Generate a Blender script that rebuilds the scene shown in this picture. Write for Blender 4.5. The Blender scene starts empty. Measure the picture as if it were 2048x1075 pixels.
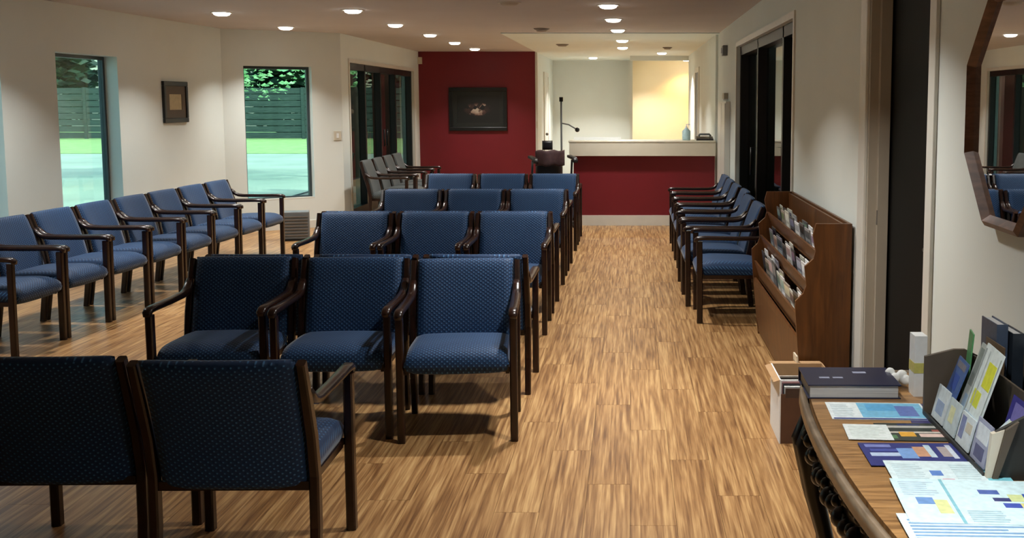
import bpy, bmesh, math, random
from mathutils import Vector, Matrix
random.seed(7)
C = bpy.context.scene.collection
SC = bpy.context.scene
R = math.radians
# ------------------------------------------------------------------ camera
cam_d = bpy.data.cameras.new('camera'); cam = bpy.data.objects.new('camera', cam_d); C.objects.link(cam)
cam_d.sensor_width = 36; cam_d.lens = 2170/2048*36
cam_d.shift_x = -(1260-1024)/2048
cam_d.shift_y = -(537.5-431.1)/2048
cam_d.clip_end = 300; cam_d.clip_start = 0.05
cam.location = (0, 0, 1.62); cam.rotation_euler = (R(90-6), 0, 0)
SC.camera = cam
# ------------------------------------------------------------------ world, sun, exposure
w = bpy.data.worlds.new('world'); SC.world = w; w.use_nodes = True
wn = w.node_tree.nodes; wl = w.node_tree.links; wn.clear()
sky = wn.new('ShaderNodeTexSky'); sky.sky_type = 'NISHITA'; sky.sun_disc = False
sky.sun_elevation = R(48); sky.sun_rotation = R(70); sky.dust_density = 2.0; sky.air_density = 1.0
bg = wn.new('ShaderNodeBackground'); bg.inputs['Strength'].default_value = 0.55
wo = wn.new('ShaderNodeOutputWorld')
wl.new(sky.outputs[0], bg.inputs[0]); wl.new(bg.outputs[0], wo.inputs[0])
sd = bpy.data.lights.new('sun', 'SUN'); sd.energy = 4.0; sd.angle = R(3); sd.color = (1, .97, .9)
sun = bpy.data.objects.new('sun', sd); C.objects.link(sun)
sun.rotation_euler = Vector((-0.75, 0.35, -0.8)).to_track_quat('-Z', 'Y').to_euler()
LAMP_W = 20.0; RECEP_W = 34.0
SC.view_settings.view_transform = 'Standard'; SC.view_settings.look = 'None'
SC.view_settings.gamma = 1; SC.view_settings.use_curve_mapping = False
SC.view_settings.exposure = 0.0

# ------------------------------------------------------------------ materials
def lin(r, g, b):
    f = lambda v: (v/255/12.92) if v/255 <= .04045 else ((v/255+.055)/1.055)**2.4
    return (f(r), f(g), f(b), 1)
class NT:
    def __init__(s, name):
        s.m = bpy.data.materials.new(name); s.m.use_nodes = True
        s.t = s.m.node_tree; s.n = s.t.nodes; s.l = s.t.links
        s.b = s.n['Principled BSDF']
    def new(s, ty, **kw):
        n = s.n.new(ty)
        for k, v in kw.items():
            if k.startswith('i_'):
                key = k[2:]; key = int(key) if key.isdigit() else key.replace('_', ' ')
                n.inputs[key].default_value = v
            else: setattr(n, k, v)
        return n
    def link(s, a, b): s.l.new(a, b)
    def math(s, op, a, b=None, c=None):
        n = s.n.new('ShaderNodeMath'); n.operation = op
        for i, v in enumerate((a, b, c)):
            if v is None: continue
            if hasattr(v, 'is_linked'): s.l.new(v, n.inputs[i])
            else: n.inputs[i].default_value = v
        return n.outputs[0]
    def ramp(s, fac, stops):
        n = s.n.new('ShaderNodeValToRGB'); e = n.color_ramp.elements
        while len(e) < len(stops): e.new(0.5)
        for i, (p, c) in enumerate(stops): e[i].position = p; e[i].color = c
        s.l.new(fac, n.inputs[0]); return n.outputs[0]
def plain(name, col, rough=.6, metal=0, var=.06, scale=8, bump=0, spec=.5):
    t = NT(name); b = t.b
    b.inputs['Roughness'].default_value = rough; b.inputs['Metallic'].default_value = metal
    b.inputs['Specular IOR Level'].default_value = spec
    tc = t.new('ShaderNodeTexCoord'); no = t.new('ShaderNodeTexNoise', i_Scale=scale, i_Detail=4.0)
    t.link(tc.outputs['Object'], no.inputs['Vector'])
    lo = tuple(c*(1-var) for c in col[:3])+(1,); hi = tuple(min(1, c*(1+var)) for c in col[:3])+(1,)
    t.link(t.ramp(no.outputs[0], [(.3, lo), (.7, hi)]), b.inputs['Base Color'])
    if bump:
        bp = t.new('ShaderNodeBump', i_Strength=bump, i_Distance=.004)
        n2 = t.new('ShaderNodeTexNoise', i_Scale=scale*12, i_Detail=3.0)
        t.link(tc.outputs['Object'], n2.inputs['Vector'])
        t.link(n2.outputs[0], bp.inputs['Height']); t.link(bp.outputs[0], b.inputs['Normal'])
    return t.m
def emit(name, col, st):
    t = NT(name); t.b.inputs['Base Color'].default_value = (0, 0, 0, 1)
    t.b.inputs['Emission Color'].default_value = col; t.b.inputs['Emission Strength'].default_value = st
    return t.m
def wood(name, c1, c2, rough=.4, sc=(6, 60, 60), bump=.05):
    t = NT(name); tc = t.new('ShaderNodeTexCoord'); mp = t.new('ShaderNodeMapping'); mp.inputs['Scale'].default_value = sc
    t.link(tc.outputs['Object'], mp.inputs[0])
    n = t.new('ShaderNodeTexNoise', i_Scale=1.0, i_Detail=6.0, i_Distortion=.8); t.link(mp.outputs[0], n.inputs['Vector'])
    t.link(t.ramp(n.outputs[0], [(.3, c1), (.7, c2)]), t.b.inputs['Base Color'])
    t.b.inputs['Roughness'].default_value = rough
    bp = t.new('ShaderNodeBump', i_Strength=bump, i_Distance=.002); t.link(n.outputs[0], bp.inputs['Height']); t.link(bp.outputs[0], t.b.inputs['Normal'])
    return t.m
def fabric(name, base, dot, pitch=.0125):
    t = NT(name); tc = t.new('ShaderNodeTexCoord'); sp = t.new('ShaderNodeSeparateXYZ'); t.link(tc.outputs['Object'], sp.inputs[0])
    k = math.pi/pitch
    u = t.math('MULTIPLY', sp.outputs[0], k)
    v = t.math('MULTIPLY', t.math('ADD', sp.outputs[1], sp.outputs[2]), k)
    a = t.math('MULTIPLY', t.math('SINE', u), t.math('SINE', v))
    f = t.math('POWER', t.math('MAXIMUM', a, 0.0), 2.0)
    no = t.new('ShaderNodeTexNoise', i_Scale=5.0, i_Detail=3.0); t.link(tc.outputs['Object'], no.inputs['Vector'])
    g = t.math('MULTIPLY', f, t.math('ADD', no.outputs[0], .45))
    t.link(t.ramp(g, [(.25, base), (.75, dot)]), t.b.inputs['Base Color'])
    t.b.inputs['Roughness'].default_value = .62; t.b.inputs['Sheen Weight'].default_value = .18; t.b.inputs['Sheen Roughness'].default_value = .4
    t.b.inputs['Specular IOR Level'].default_value = .3
    bp = t.new('ShaderNodeBump', i_Strength=.35, i_Distance=.002); t.link(a, bp.inputs['Height']); t.link(bp.outputs[0], t.b.inputs['Normal'])
    return t.m
def glass(name, tint, ior=1.45, rough=0.0, mixmul=1.0):
    t = NT(name); t.n.remove(t.b)
    tr = t.new('ShaderNodeBsdfTransparent'); tr.inputs[0].default_value = tint
    gl = t.new('ShaderNodeBsdfGlossy'); gl.inputs['Roughness'].default_value = rough
    ge = t.new('ShaderNodeNewGeometry'); dp = t.new('ShaderNodeVectorMath', operation='DOT_PRODUCT')
    t.link(ge.outputs['Incoming'], dp.inputs[0]); t.link(ge.outputs['Normal'], dp.inputs[1])
    f0 = ((ior-1)/(ior+1))**2
    c_ = t.math('POWER', t.math('SUBTRACT', 1.0, t.math('ABSOLUTE', dp.outputs['Value'])), 5.0)
    fr = t.math('ADD', t.math('MULTIPLY', c_, 1-f0), f0)
    mx = t.new('ShaderNodeMixShader'); o = t.n['Material Output']
    t.link(fr, mx.inputs[0]); t.link(tr.outputs[0], mx.inputs[1]); t.link(gl.outputs[0], mx.inputs[2]); t.link(mx.outputs[0], o.inputs[0])
    return t.m
PW, PL = .18, 1.22      # floor plank size
def floor_mat():
    t = NT('vinyl_plank'); g = t.new('ShaderNodeNewGeometry'); sp = t.new('ShaderNodeSeparateXYZ'); t.link(g.outputs['Position'], sp.inputs[0])
    col = t.math('FLOOR', t.math('DIVIDE', t.math('ADD', sp.outputs[0], 10*PW), PW))
    par = t.math('FRACT', t.math('MULTIPLY', col, .37))
    row = t.math('FLOOR', t.math('ADD', t.math('DIVIDE', sp.outputs[1], PL), par))
    cv = t.new('ShaderNodeCombineXYZ'); t.link(col, cv.inputs[0]); t.link(row, cv.inputs[1])
    wn_ = t.new('ShaderNodeTexWhiteNoise'); t.link(cv.outputs[0], wn_.inputs['Vector'])
    rnd = wn_.outputs['Value']
    def grain(sx, sy, det, dist):
        gv = t.new('ShaderNodeCombineXYZ')
        t.link(t.math('MULTIPLY', sp.outputs[0], sx), gv.inputs[0]); t.link(t.math('MULTIPLY', sp.outputs[1], sy), gv.inputs[1]); t.link(t.math('MULTIPLY', rnd, 37.0), gv.inputs[2])
        n = t.new('ShaderNodeTexNoise', i_Scale=1.0, i_Detail=det, i_Distortion=dist); t.link(gv.outputs[0], n.inputs['Vector']); return n.outputs[0]
    a = grain(64, 2.0, 2.5, .35); b2 = grain(170, 5, 3.0, .2)
    f = t.math('ADD', t.math('MULTIPLY', a, .72), t.math('MULTIPLY', b2, .28))
    f = t.math('ADD', f, t.math('MULTIPLY', t.math('SUBTRACT', rnd, .5), .05))
    c = t.ramp(f, [(.33, lin(108, 73, 42)), (.45, lin(143, 104, 63)), (.54, lin(168, 128, 82)), (.67, lin(198, 160, 108))])
    t.link(c, t.b.inputs['Base Color'])
    t.b.inputs['Roughness'].default_value = .36; t.b.inputs['Specular IOR Level'].default_value = .45
    bp = t.new('ShaderNodeBump', i_Strength=.12, i_Distance=.001); t.link(f, bp.inputs['Height']); t.link(bp.outputs[0], t.b.inputs['Normal'])
    return t.m
M = {}
M['wall'] = plain('wall_paint', lin(219, 225, 220), .7, var=.02, scale=2, bump=.06)
M['wallwarm'] = plain('warm_wall_paint', lin(236, 222, 190), .7, var=.02, scale=2)
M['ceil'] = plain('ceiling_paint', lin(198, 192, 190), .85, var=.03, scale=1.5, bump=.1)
M['ceil2'] = plain('reception_ceiling_whiter', lin(222, 232, 228), .85, var=.02, scale=1.5)  # whiter tone than the rest of the ceiling
M['red'] = plain('crimson_wall_paint', lin(116, 20, 32), .5, var=.05, scale=2)
M['trim'] = plain('white_gloss_trim', lin(214, 212, 203), .35, var=.02)
M['jamb'] = plain('beige_door_jamb', lin(170, 162, 146), .45, var=.03)
M['black'] = plain('black_metal', lin(16, 17, 18), .4, var=.1)
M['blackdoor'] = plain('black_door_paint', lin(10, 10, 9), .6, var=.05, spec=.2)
M['winframe'] = plain('grey_window_frame', lin(52, 62, 66), .4)
M['frame'] = wood('dark_mahogany', lin(20, 11, 8), lin(46, 23, 14), .26, (40, 40, 6))
M['blue'] = fabric('blue_dotted_fabric', lin(17, 47, 82), lin(68, 116, 162))
M['grey'] = fabric('grey_fabric', lin(58, 64, 64), lin(96, 100, 98))
M['glass'] = glass('window_glass', (.70, .88, .83, 1), 1.4)
M['dglass'] = glass('door_glass', (.50, .58, .52, 1), 1.5)
M['mirror'] = plain('mirror_silver', (.86, .88, .88, 1), .01, 1, var=0)
M['mirrorwood'] = wood('mirror_walnut', lin(70, 42, 28), lin(120, 82, 60), .4, (12, 12, 40))
M['rack'] = wood('rack_oak_stain', lin(72, 42, 17), lin(108, 66, 29), .38, (30, 30, 3))
M['tabletop'] = wood('table_top_walnut', lin(112, 80, 46), lin(178, 136, 86), .35, (6, 55, 20))
M['tablerim'] = wood('table_rim', lin(84, 70, 54), lin(138, 120, 98), .35, (8, 8, 30))
M['iron'] = plain('black_iron', lin(14, 13, 14), .3, .3, var=.2, scale=40)
M['lamp'] = emit('downlight_glow', (1, .95, .84, 1), 14)
M['lampoff'] = plain('downlight_off', lin(190, 180, 165), .5)
M['ring'] = plain('lamp_ring_white', lin(200, 195, 185), .5)
M['vent'] = plain('vent_grey', lin(110, 104, 98), .6)
M['band'] = plain('counter_laminate', lin(214, 208, 190), .4, var=.03)
M['paper'] = plain('white_paper', lin(232, 236, 236), .6, var=.03, scale=60)
M['card'] = plain('cardboard', lin(176, 140, 100), .8, var=.06, scale=20)
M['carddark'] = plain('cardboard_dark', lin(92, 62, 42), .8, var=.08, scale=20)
M['navy'] = plain('navy_cover', lin(24, 28, 58), .35, var=.1)
M['pages'] = wood('page_block', lin(170, 172, 174), lin(214, 214, 212), .7, (3, 3, 500))
M['gold'] = plain('certificate_paper', lin(196, 182, 146), .6, var=.1, scale=30)
M['mat'] = plain('brown_mat', lin(84, 70, 56), .6)
M['cream'] = plain('cream_plastic', lin(205, 198, 180), .5)
M['greyplastic'] = plain('grey_plastic', lin(104, 108, 110), .5)
M['wood2'] = plain('holder_brown_board', lin(84, 74, 62), .6, var=.15, scale=12)
M['holder'] = plain('holder_black_board', lin(34, 35, 32), .55, var=.15, scale=10)
M['leather'] = plain('black_leather', lin(24, 22, 26), .4, var=.2, scale=20)
M['jacket'] = plain('mauve_cloth', lin(74, 50, 52), .8, var=.2, scale=20)
M['floor'] = floor_mat()
M['under'] = plain('floor_base', lin(40, 26, 16), .9)
M['asphalt'] = plain('pale_concrete', lin(176, 184, 166), .9, var=.12, scale=.6)
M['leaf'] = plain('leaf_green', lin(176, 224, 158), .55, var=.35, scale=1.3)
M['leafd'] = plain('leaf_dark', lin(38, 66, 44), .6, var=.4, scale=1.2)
M['bark'] = plain('bark', lin(62, 50, 40), .9, var=.3)
M['fence'] = wood('weathered_fence', lin(58, 68, 64), lin(88, 98, 92), .8, (2, 2, 20))
M['brick'] = plain('porch_brick', lin(104, 58, 44), .85, var=.2, scale=6)
def grass_mat():
    t = NT('lawn_grass'); tc = t.new('ShaderNodeTexCoord'); n = t.new('ShaderNodeTexNoise', i_Scale=3.0, i_Detail=8.0)
    t.link(tc.outputs['Object'], n.inputs['Vector']); t.link(t.ramp(n.outputs[0], [(.3, lin(150, 176, 104)), (.7, lin(180, 206, 130))]), t.b.inputs['Base Color'])
    t.b.inputs['Roughness'].default_value = .9; return t.m
M['grass'] = grass_mat()
def painting_mat():
    t = NT('dark_group_painting'); tc = t.new('ShaderNodeTexCoord'); sp = t.new('ShaderNodeSeparateXYZ'); t.link(tc.outputs['Object'], sp.inputs[0])
    v = t.new('ShaderNodeTexVoronoi', i_Scale=15.0); t.link(tc.outputs['Object'], v.inputs['Vector'])
    dx = t.math('POWER', t.math('DIVIDE', sp.outputs[0], .27), 2.0); dz = t.math('POWER', t.math('DIVIDE', t.math('ADD', sp.outputs[2], .0), .12), 2.0)
    msk = t.math('MAXIMUM', t.math('SUBTRACT', 1.0, t.math('ADD', dx, dz)), 0.0)
    bw = t.new('ShaderNodeSeparateColor'); t.link(v.outputs['Color'], bw.inputs[0])
    f = t.math('MULTIPLY', t.math('POWER', msk, .5), bw.outputs[0])
    t.link(t.ramp(f, [(.12, lin(30, 31, 31)), (.4, lin(74, 52, 48)), (.6, lin(150, 124, 108)), (.85, lin(212, 200, 180))]), t.b.inputs['Base Color'])
    t.b.inputs['Roughness'].default_value = .4; return t.m
M['painting'] = painting_mat()
_pc = {}
def pcol(r, g, b):
    k = (r, g, b)
    if k not in _pc: _pc[k] = plain('print_ink', lin(r, g, b), .4, var=.12, scale=60)
    return _pc[k]

# ------------------------------------------------------------------ mesh helpers
class MB:
    def __init__(s): s.v = []; s.f = []; s.mi = []; s.sm = []
    def add(s, vs, fs, mi=0, smooth=False, T=None):
        o = len(s.v)
        for p in vs:
            p = Vector(p)
            if T is not None: p = T @ p
            s.v.append(p)
        for f in fs: s.f.append([i+o for i in f]); s.mi.append(mi); s.sm.append(smooth)
        return s
    def box(s, x0, x1, y0, y1, z0, z1, mi=0, T=None):
        vs = [(x0,y0,z0),(x1,y0,z0),(x1,y1,z0),(x0,y1,z0),(x0,y0,z1),(x1,y0,z1),(x1,y1,z1),(x0,y1,z1)]
        fs = [(0,3,2,1),(4,5,6,7),(0,1,5,4),(1,2,6,5),(2,3,7,6),(3,0,4,7)]
        return s.add(vs, fs, mi, False, T)
    def prism(s, pts, a0, a1, axis='z', mi=0, T=None):      # polygon pts extruded on axis
        n = len(pts)
        def P(p, a):
            return {'z': (p[0], p[1], a), 'y': (p[0], a, p[1]), 'x': (a, p[0], p[1])}[axis]
        vs = [P(p, a0) for p in pts]+[P(p, a1) for p in pts]
        fs = [list(range(n))[::-1], list(range(n, 2*n))]+[(i, (i+1) % n, n+(i+1) % n, n+i) for i in range(n)]
        return s.add(vs, fs, mi, False, T)
    def sweep(s, path, prof, closed_prof=True, up=(1, 0, 0), mi=0, smooth=True, widths=None):
        # prof: list of (a,b): a along 'up' axis, b along path normal
        path = [Vector(p) for p in path]; up = Vector(up).normalized(); n = len(prof); vs = []; fs = []
        for i, p in enumerate(path):
            t = (path[min(i+1, len(path)-1)]-path[max(i-1, 0)]).normalized()
            nn = t.cross(up).normalized(); uu = nn.cross(t).normalized(); k = widths[i] if widths else 1
            for a, b in prof: vs.append(p+uu*a*k+nn*b*k)
        for i in range(len(path)-1):
            for j in range(n):
                fs.append((i*n+j, i*n+(j+1) % n, (i+1)*n+(j+1) % n, (i+1)*n+j))
        fs.append(list(range(n))[::-1]); fs.append([(len(path)-1)*n+j for j in range(n)])
        return s.add(vs, fs, mi, smooth)
    def tube(s, path, r, seg=8, mi=0, radii=None):
        prof = [(r*math.cos(2*math.pi*i/seg), r*math.sin(2*math.pi*i/seg)) for i in range(seg)]
        d = (Vector(path[-1])-Vector(path[0])); up = (1, 0, 0) if abs(d.normalized().x) < .8 else (0, 0, 1)
        return s.sweep(path, prof, up=up, mi=mi, widths=radii)
    def lathe(s, prof, c=(0, 0, 0), seg=20, mi=0, smooth=True):
        vs = []; fs = []; n = len(prof)
        for i in range(seg):
            a = 2*math.pi*i/seg
            for r, z in prof: vs.append((c[0]+r*math.cos(a), c[1]+r*math.sin(a), c[2]+z))
        for i in range(seg):
            k = (i+1) % seg
            for j in range(n-1): fs.append((i*n+j, k*n+j, k*n+j+1, i*n+j+1))
        return s.add(vs, fs, mi, smooth)
    def ball(s, c, r, seg=10, mi=0, sz=1):
        n = seg; prof = [(max(r*math.sin(math.pi*j/n), 1e-4), -r*sz*math.cos(math.pi*j/n)) for j in range(n+1)]
        return s.lathe(prof, c, seg, mi)
    def slab(s, fn, nu=12, nv=10, pu=10, pv=10, t=.06, mi=0):
        # fn(u,v) -> (point, normal); closed pillow, u,v in -1..1
        top = []; bot = []; vs = []; idx = {}
        us = [math.sin(-math.pi/2+math.pi*i/nu) for i in range(nu+1)]; vv = [math.sin(-math.pi/2+math.pi*j/nv) for j in range(nv+1)]
        for side in (1, -1):
            for i, u in enumerate(us):
                for j, v in enumerate(vv):
                    edge = i in (0, nu) or j in (0, nv)
                    if side == -1 and edge: idx[(side, i, j)] = idx[(1, i, j)]; continue
                    h = 0 if edge else t/2*(max(0, (1-abs(u)**pu)*(1-abs(v)**pv)))**.35
                    p, nr = fn(u, v, side); idx[(side, i, j)] = len(vs); vs.append(Vector(p)+Vector(nr)*h*side)
        fs = []
        for i in range(nu):
            for j in range(nv):
                q = [idx[(1, i, j)], idx[(1, i+1, j)], idx[(1, i+1, j+1)], idx[(1, i, j+1)]]; fs.append(q)
                q = [idx[(-1, i, j)], idx[(-1, i, j+1)], idx[(-1, i+1, j+1)], idx[(-1, i+1, j)]]; fs.append(q)
        return s.add(vs, fs, mi, True)
    def mesh(s, name, mats):
        me = bpy.data.meshes.new(name); me.from_pydata([tuple(v) for v in s.v], [], s.f)
        for m in (mats if isinstance(mats, (list, tuple)) else [mats]): me.materials.append(m)
        for p, mi, sm in zip(me.polygons, s.mi, s.sm): p.material_index = mi; p.use_smooth = sm
        bm = bmesh.new(); bm.from_mesh(me); bmesh.ops.recalc_face_normals(bm, faces=bm.faces); bm.to_mesh(me); bm.free()
        me.update(); return me
    def build(s, name, mats, parent=None, loc=None, rz=0, bevel=0):
        o = bpy.data.objects.new(name, s.mesh(name, mats)); C.objects.link(o)
        if parent is not None: o.parent = parent
        if loc is not None: o.location = loc
        o.rotation_euler = (0, 0, rz)
        if bevel:
            b = o.modifiers.new('bevel', 'BEVEL'); b.width = bevel; b.segments = 2; b.limit_method = 'ANGLE'
        return o
def empty(name, loc=(0, 0, 0), rz=0, parent=None):
    o = bpy.data.objects.new(name, None); C.objects.link(o); o.location = loc; o.rotation_euler = (0, 0, rz); o.empty_display_size = .1
    if parent: o.parent = parent
    return o
def tag(o, label=None, cat=None, group=None, kind=None):
    if label: o['label'] = label
    if cat: o['category'] = cat
    if group: o['group'] = group
    if kind: o['kind'] = kind
    return o
def struct(o, label, cat='wall'):
    o['kind'] = 'structure'; o['label'] = label; o['category'] = cat; return o
def copy_tree(o, parent=None):
    c = o.copy(); C.objects.link(c); c.parent = parent
    for ch in [x for x in KIDS.get(o.name, [])]: copy_tree(ch, c)
    return c
KIDS = {}
def index_kids():
    KIDS.clear()
    for o in bpy.data.objects:
        if o.parent: KIDS.setdefault(o.parent.name, []).append(o)

CH = 2.5          # ceiling height
XR = 1.15         # right wall face
# ================================================================== STRUCTURE
# floor base + planks
fl = MB().box(-5.9, 1.5, -2.2, 23.6, -.12, -.0105).build('floor', M['under']); struct(fl, 'warm brown wood-look plank floor running towards the reception desk', 'floor')
plank_mesh = MB().box(-PW/2+.0006, PW/2-.0006, -PL/2+.0008, PL/2-.0008, -.01, 0).mesh('plank', M['floor'])
planks = []
CAMZ = 1.62; th = R(6)
for ci in range(-32, 8):
    x0 = ci*PW; col = ci+10; par = (col*.37) % 1.0
    for row in range(-2, 21):
        y0 = (row-par)*PL
        if y0+PL < -2.1 or y0 > 23.4: continue
        cx, cy = x0+PW/2, y0+PL/2
        zc = cy*math.cos(th)+CAMZ*math.sin(th); ok = False
        if zc > .5:
            px = 1260+2170*cx/zc; py = 431+2170*(CAMZ*math.cos(th)-cy*math.sin(th))/zc
            ok = -60 < px < 2100 and py < 1200 and cx < XR+.1
        planks.append((0 if ok else 1, zc, cx, cy))
planks.sort()
rest = MB()
for i, (bad, zc, cx, cy) in enumerate(planks):
    if i < 298 and not bad:
        o = bpy.data.objects.new('plank', plank_mesh); C.objects.link(o); o.location = (cx, cy, 0); o.parent = fl
    else: rest.box(cx-PW/2+.0006, cx+PW/2-.0006, cy-PL/2+.0008, cy+PL/2-.0008, -.01, 0)
r_ = rest.build('plank', M['floor'], fl); tag(r_, kind='stuff')

def wall_run(name, P, Q, th_, openings, mat, label, z0=0, z1=CH, base=True):
    """wall from P to Q (room on the right-hand side when walking P->Q gives thickness to the left); openings (s0,s1,za,zb)"""
    P = Vector(P); Q = Vector(Q); L = (Q-P).length; a = math.atan2(Q.y-P.y, Q.x-P.x)
    m = MB(); s = 0
    for (s0, s1, za, zb) in sorted(openings):
        if s0 > s: m.box(s, s0, 0, th_, z0, z1)
        if za > z0: m.box(s0, s1, 0, th_, z0, za)
        if zb < z1: m.box(s0, s1, 0, th_, zb, z1)
        s = s1
    if L > s: m.box(s, L, 0, th_, z0, z1)
    o = m.build(name, mat, None, (P.x, P.y, 0), a); struct(o, label, 'wall'); return o, a, L
def window_unit(n, P, a, s0, s1, za, zb, dep, label):
    """window set dep into a wall whose local frame is at P rotated a (local +y is outwards)"""
    e = empty('window_%d' % n, (P[0], P[1], 0), a); struct(e, label, 'window')
    f = MB(); fw = .035
    for (xa, xb, z_a, z_b) in ((s0+.001, s0+fw, za, zb), (s1-fw, s1-.001, za, zb), (s0+fw, s1-fw, za, za+fw), (s0+fw, s1-fw, zb-fw, zb)):
        f.box(xa, xb, dep, dep+.05, z_a+.001, z_b-.001)
    f.build('window_frame', M['winframe'], e)
    MB().box(s0+fw, s1-fw, dep+.02, dep+.026, za+fw, zb-fw).build('glass_pane', M['glass'], e)
    MB().box(s0+.005, s1-.005, .0, dep, za+.001, za+.018).build('window_sill', M['trim'], e)
    return e
# wall 1 (left), wall 2 (slanted bay wall)
A = (-5.57, -2.0); B = (-4.97, 13.316); Dp = (-3.75, 14.2)
# local x runs A->B, outward normal (left of A->B) is -X : good
L1 = math.dist(A, B); a1 = math.atan2(B[1]-A[1], B[0]-A[0])
sY = lambda Y: (Y-A[1])/math.sin(a1)
W0 = (sY(7.75), sY(8.93)); W1 = (sY(9.74), sY(10.82)); SILL, HEAD = .38, 2.06
wall_run('wall_left', A, B, .2, [(*W0, SILL, HEAD), (*W1, SILL, HEAD)], M['wall'], 'long off-white left wall with tall windows behind the blue chair row')
window_unit(1, A, a1, *W0, SILL, HEAD, .13, 'tall window at the very left edge of the picture')
window_unit(2, A, a1, *W1, SILL, HEAD, .13, 'tall left window to the left of the framed certificate')
a2 = math.atan2(Dp[1]-B[1], Dp[0]-B[0]); L2 = math.dist(B, Dp)
def s_on_wall2(px):
    k = (px-1260)/2170.0*.9945*1.012     # X/Y slope
    ux, uy = math.cos(a2), math.sin(a2)
    return (k*B[1]-B[0])/(ux-k*uy)
W2 = (s_on_wall2(498), s_on_wall2(632))
wall_run('wall_bay', B, Dp, .2, [(*W2, SILL, HEAD)], M['wall'], 'slanted off-white bay wall with one tall window')
window_unit(3, B, a2, *W2, SILL, HEAD, .1, 'tall window in the slanted wall beside the dark glass doors')
# left door wall X=-3.75
wall_run('wall_entrance', Dp, (-3.75, 19.4), .2, [(14.6-14.2, 18.9-14.2, 0, 2.14)], M['wall'], 'off-white wall around the dark glazed entrance on the left')
# red wall
wr = MB().box(-3.95, -1.68, 19.4, 19.55, 0, CH).build('wall_red', M['red']); struct(wr, 'crimson accent wall with a dark framed picture', 'wall')
tr = MB().box(-1.68, -1.64, 19.38, 19.57, 0, CH).build('trim_1', M['trim']); struct(tr, 'white corner trim at the right edge of the crimson wall', 'trim')
bb = MB().box(-3.75, -1.68, 19.385, 19.4, 0, .11).build('baseboard_red', M['trim']); struct(bb, 'white baseboard under the crimson wall', 'baseboard')
# reception walls
o = MB().box(-1.8, -1.64, 19.57, 23.3, 0, CH).build('wall_reception_left', M['wall']); struct(o, 'pale wall running back beside the reception area', 'wall')
o = MB().box(-1.8, 1.5, 23.3, 23.45, 0, CH).build('wall_back', M['wall']); struct(o, 'pale grey green far wall behind the reception counter', 'wall')
o = MB().box(.0, .05, 21.3, 23.3, 0, CH).build('wall_partition', M['wall']); struct(o, 'short pale partition wall beside the warmly lit niche', 'wall')
o = MB().box(.05, 1.33, 23.22, 23.3, 0, CH).build('wall_niche', M['wallwarm']); struct(o, 'cream wall glowing orange in the niche behind the counter', 'wall')
o = MB().box(.0, 1.33, 20.9, 21.05, 2.4, CH).build('trim_2', M['wall']); struct(o, 'low header over the warmly lit niche', 'trim')
o = MB().box(1.33, 1.5, 14.3, 23.3, 0, CH).build('wall_reception_right', M['wall']); struct(o, 'pale wall running back on the right of the reception area', 'wall')
o = MB().box(1.12, 1.33, 14.3, 20.9, 0, CH).build('wall_reception_pier', M['wall']); struct(o, 'white pier wall at the right end of the counter', 'wall')
# door in reception right pier
e = empty('door_4', (1.12, 17.6, 0)); struct(e, 'white doorway with a dark gap right of the counter', 'door')
MB().box(-.02, 0, 0, .09, 0, 2.1).box(-.02, 0, .9, .99, 0, 2.1).box(-.02, 0, 0, .99, 2.1, 2.18).build('casing', M['trim'], e)
MB().box(-.008, 0, .09, .9, 0, 2.1).build('door_leaf', M['greyplastic'], e)
e = empty('light_spill_door', (-1.64, 20.7, 0)); struct(e, 'white door shape standing in for light spill on the pale wall left of reception', 'door')  # white panel and casing stand in for a strip of spilled light
MB().box(0, .02, 0, .08, 0, 2.1).box(0, .02, 1.0, 1.08, 0, 2.1).box(0, .02, 0, 1.08, 2.1, 2.18).build('casing', M['trim'], e)
MB().box(0, .01, .08, 1.0, 0, 2.1).build('door_leaf', M['trim'], e)
MB().ball((.05, .16, 1.0), .028).build('door_knob', M['vent'], e)
# right wall with storefront and black door openings
wall_run('wall_right', (XR, 14.3), (XR, -2.0), .17, [(14.3-11.72, 14.3-7.67, 0, 2.2), (14.3-5.26, 14.3-4.16, 0, 2.16)], M['wall'], 'off-white right wall with mirror, rack and dark doors')
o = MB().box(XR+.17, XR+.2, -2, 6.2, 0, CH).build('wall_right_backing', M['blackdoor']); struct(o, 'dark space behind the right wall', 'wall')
# rooms behind right glazing: dark side room
o = MB().box(2.6, 2.7, 6.2, 14.3, 0, CH).box(XR+.17, 2.6, 6.2, 6.3, 0, CH).box(XR+.17, 2.6, 14.2, 14.3, 0, CH).build('wall_side_room', M['wall']); struct(o, 'unlit side room behind the right glass doors', 'wall')
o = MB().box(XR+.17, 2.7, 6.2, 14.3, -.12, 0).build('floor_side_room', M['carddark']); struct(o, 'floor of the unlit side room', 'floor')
o = MB().box(-5.9, 1.5, -2.2, -2.0, 0, CH).build('wall_behind', M['wall']); struct(o, 'off-white wall behind the camera', 'wall')
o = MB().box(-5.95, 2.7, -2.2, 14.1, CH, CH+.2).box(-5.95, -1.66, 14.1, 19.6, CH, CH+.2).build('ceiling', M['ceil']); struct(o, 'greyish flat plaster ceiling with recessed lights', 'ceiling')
o = MB().box(-1.66, 1.5, 14.1, 23.5, CH-.012, CH+.2).build('ceiling_reception', M['ceil2']); struct(o, 'whiter ceiling over the reception area', 'ceiling')
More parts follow.
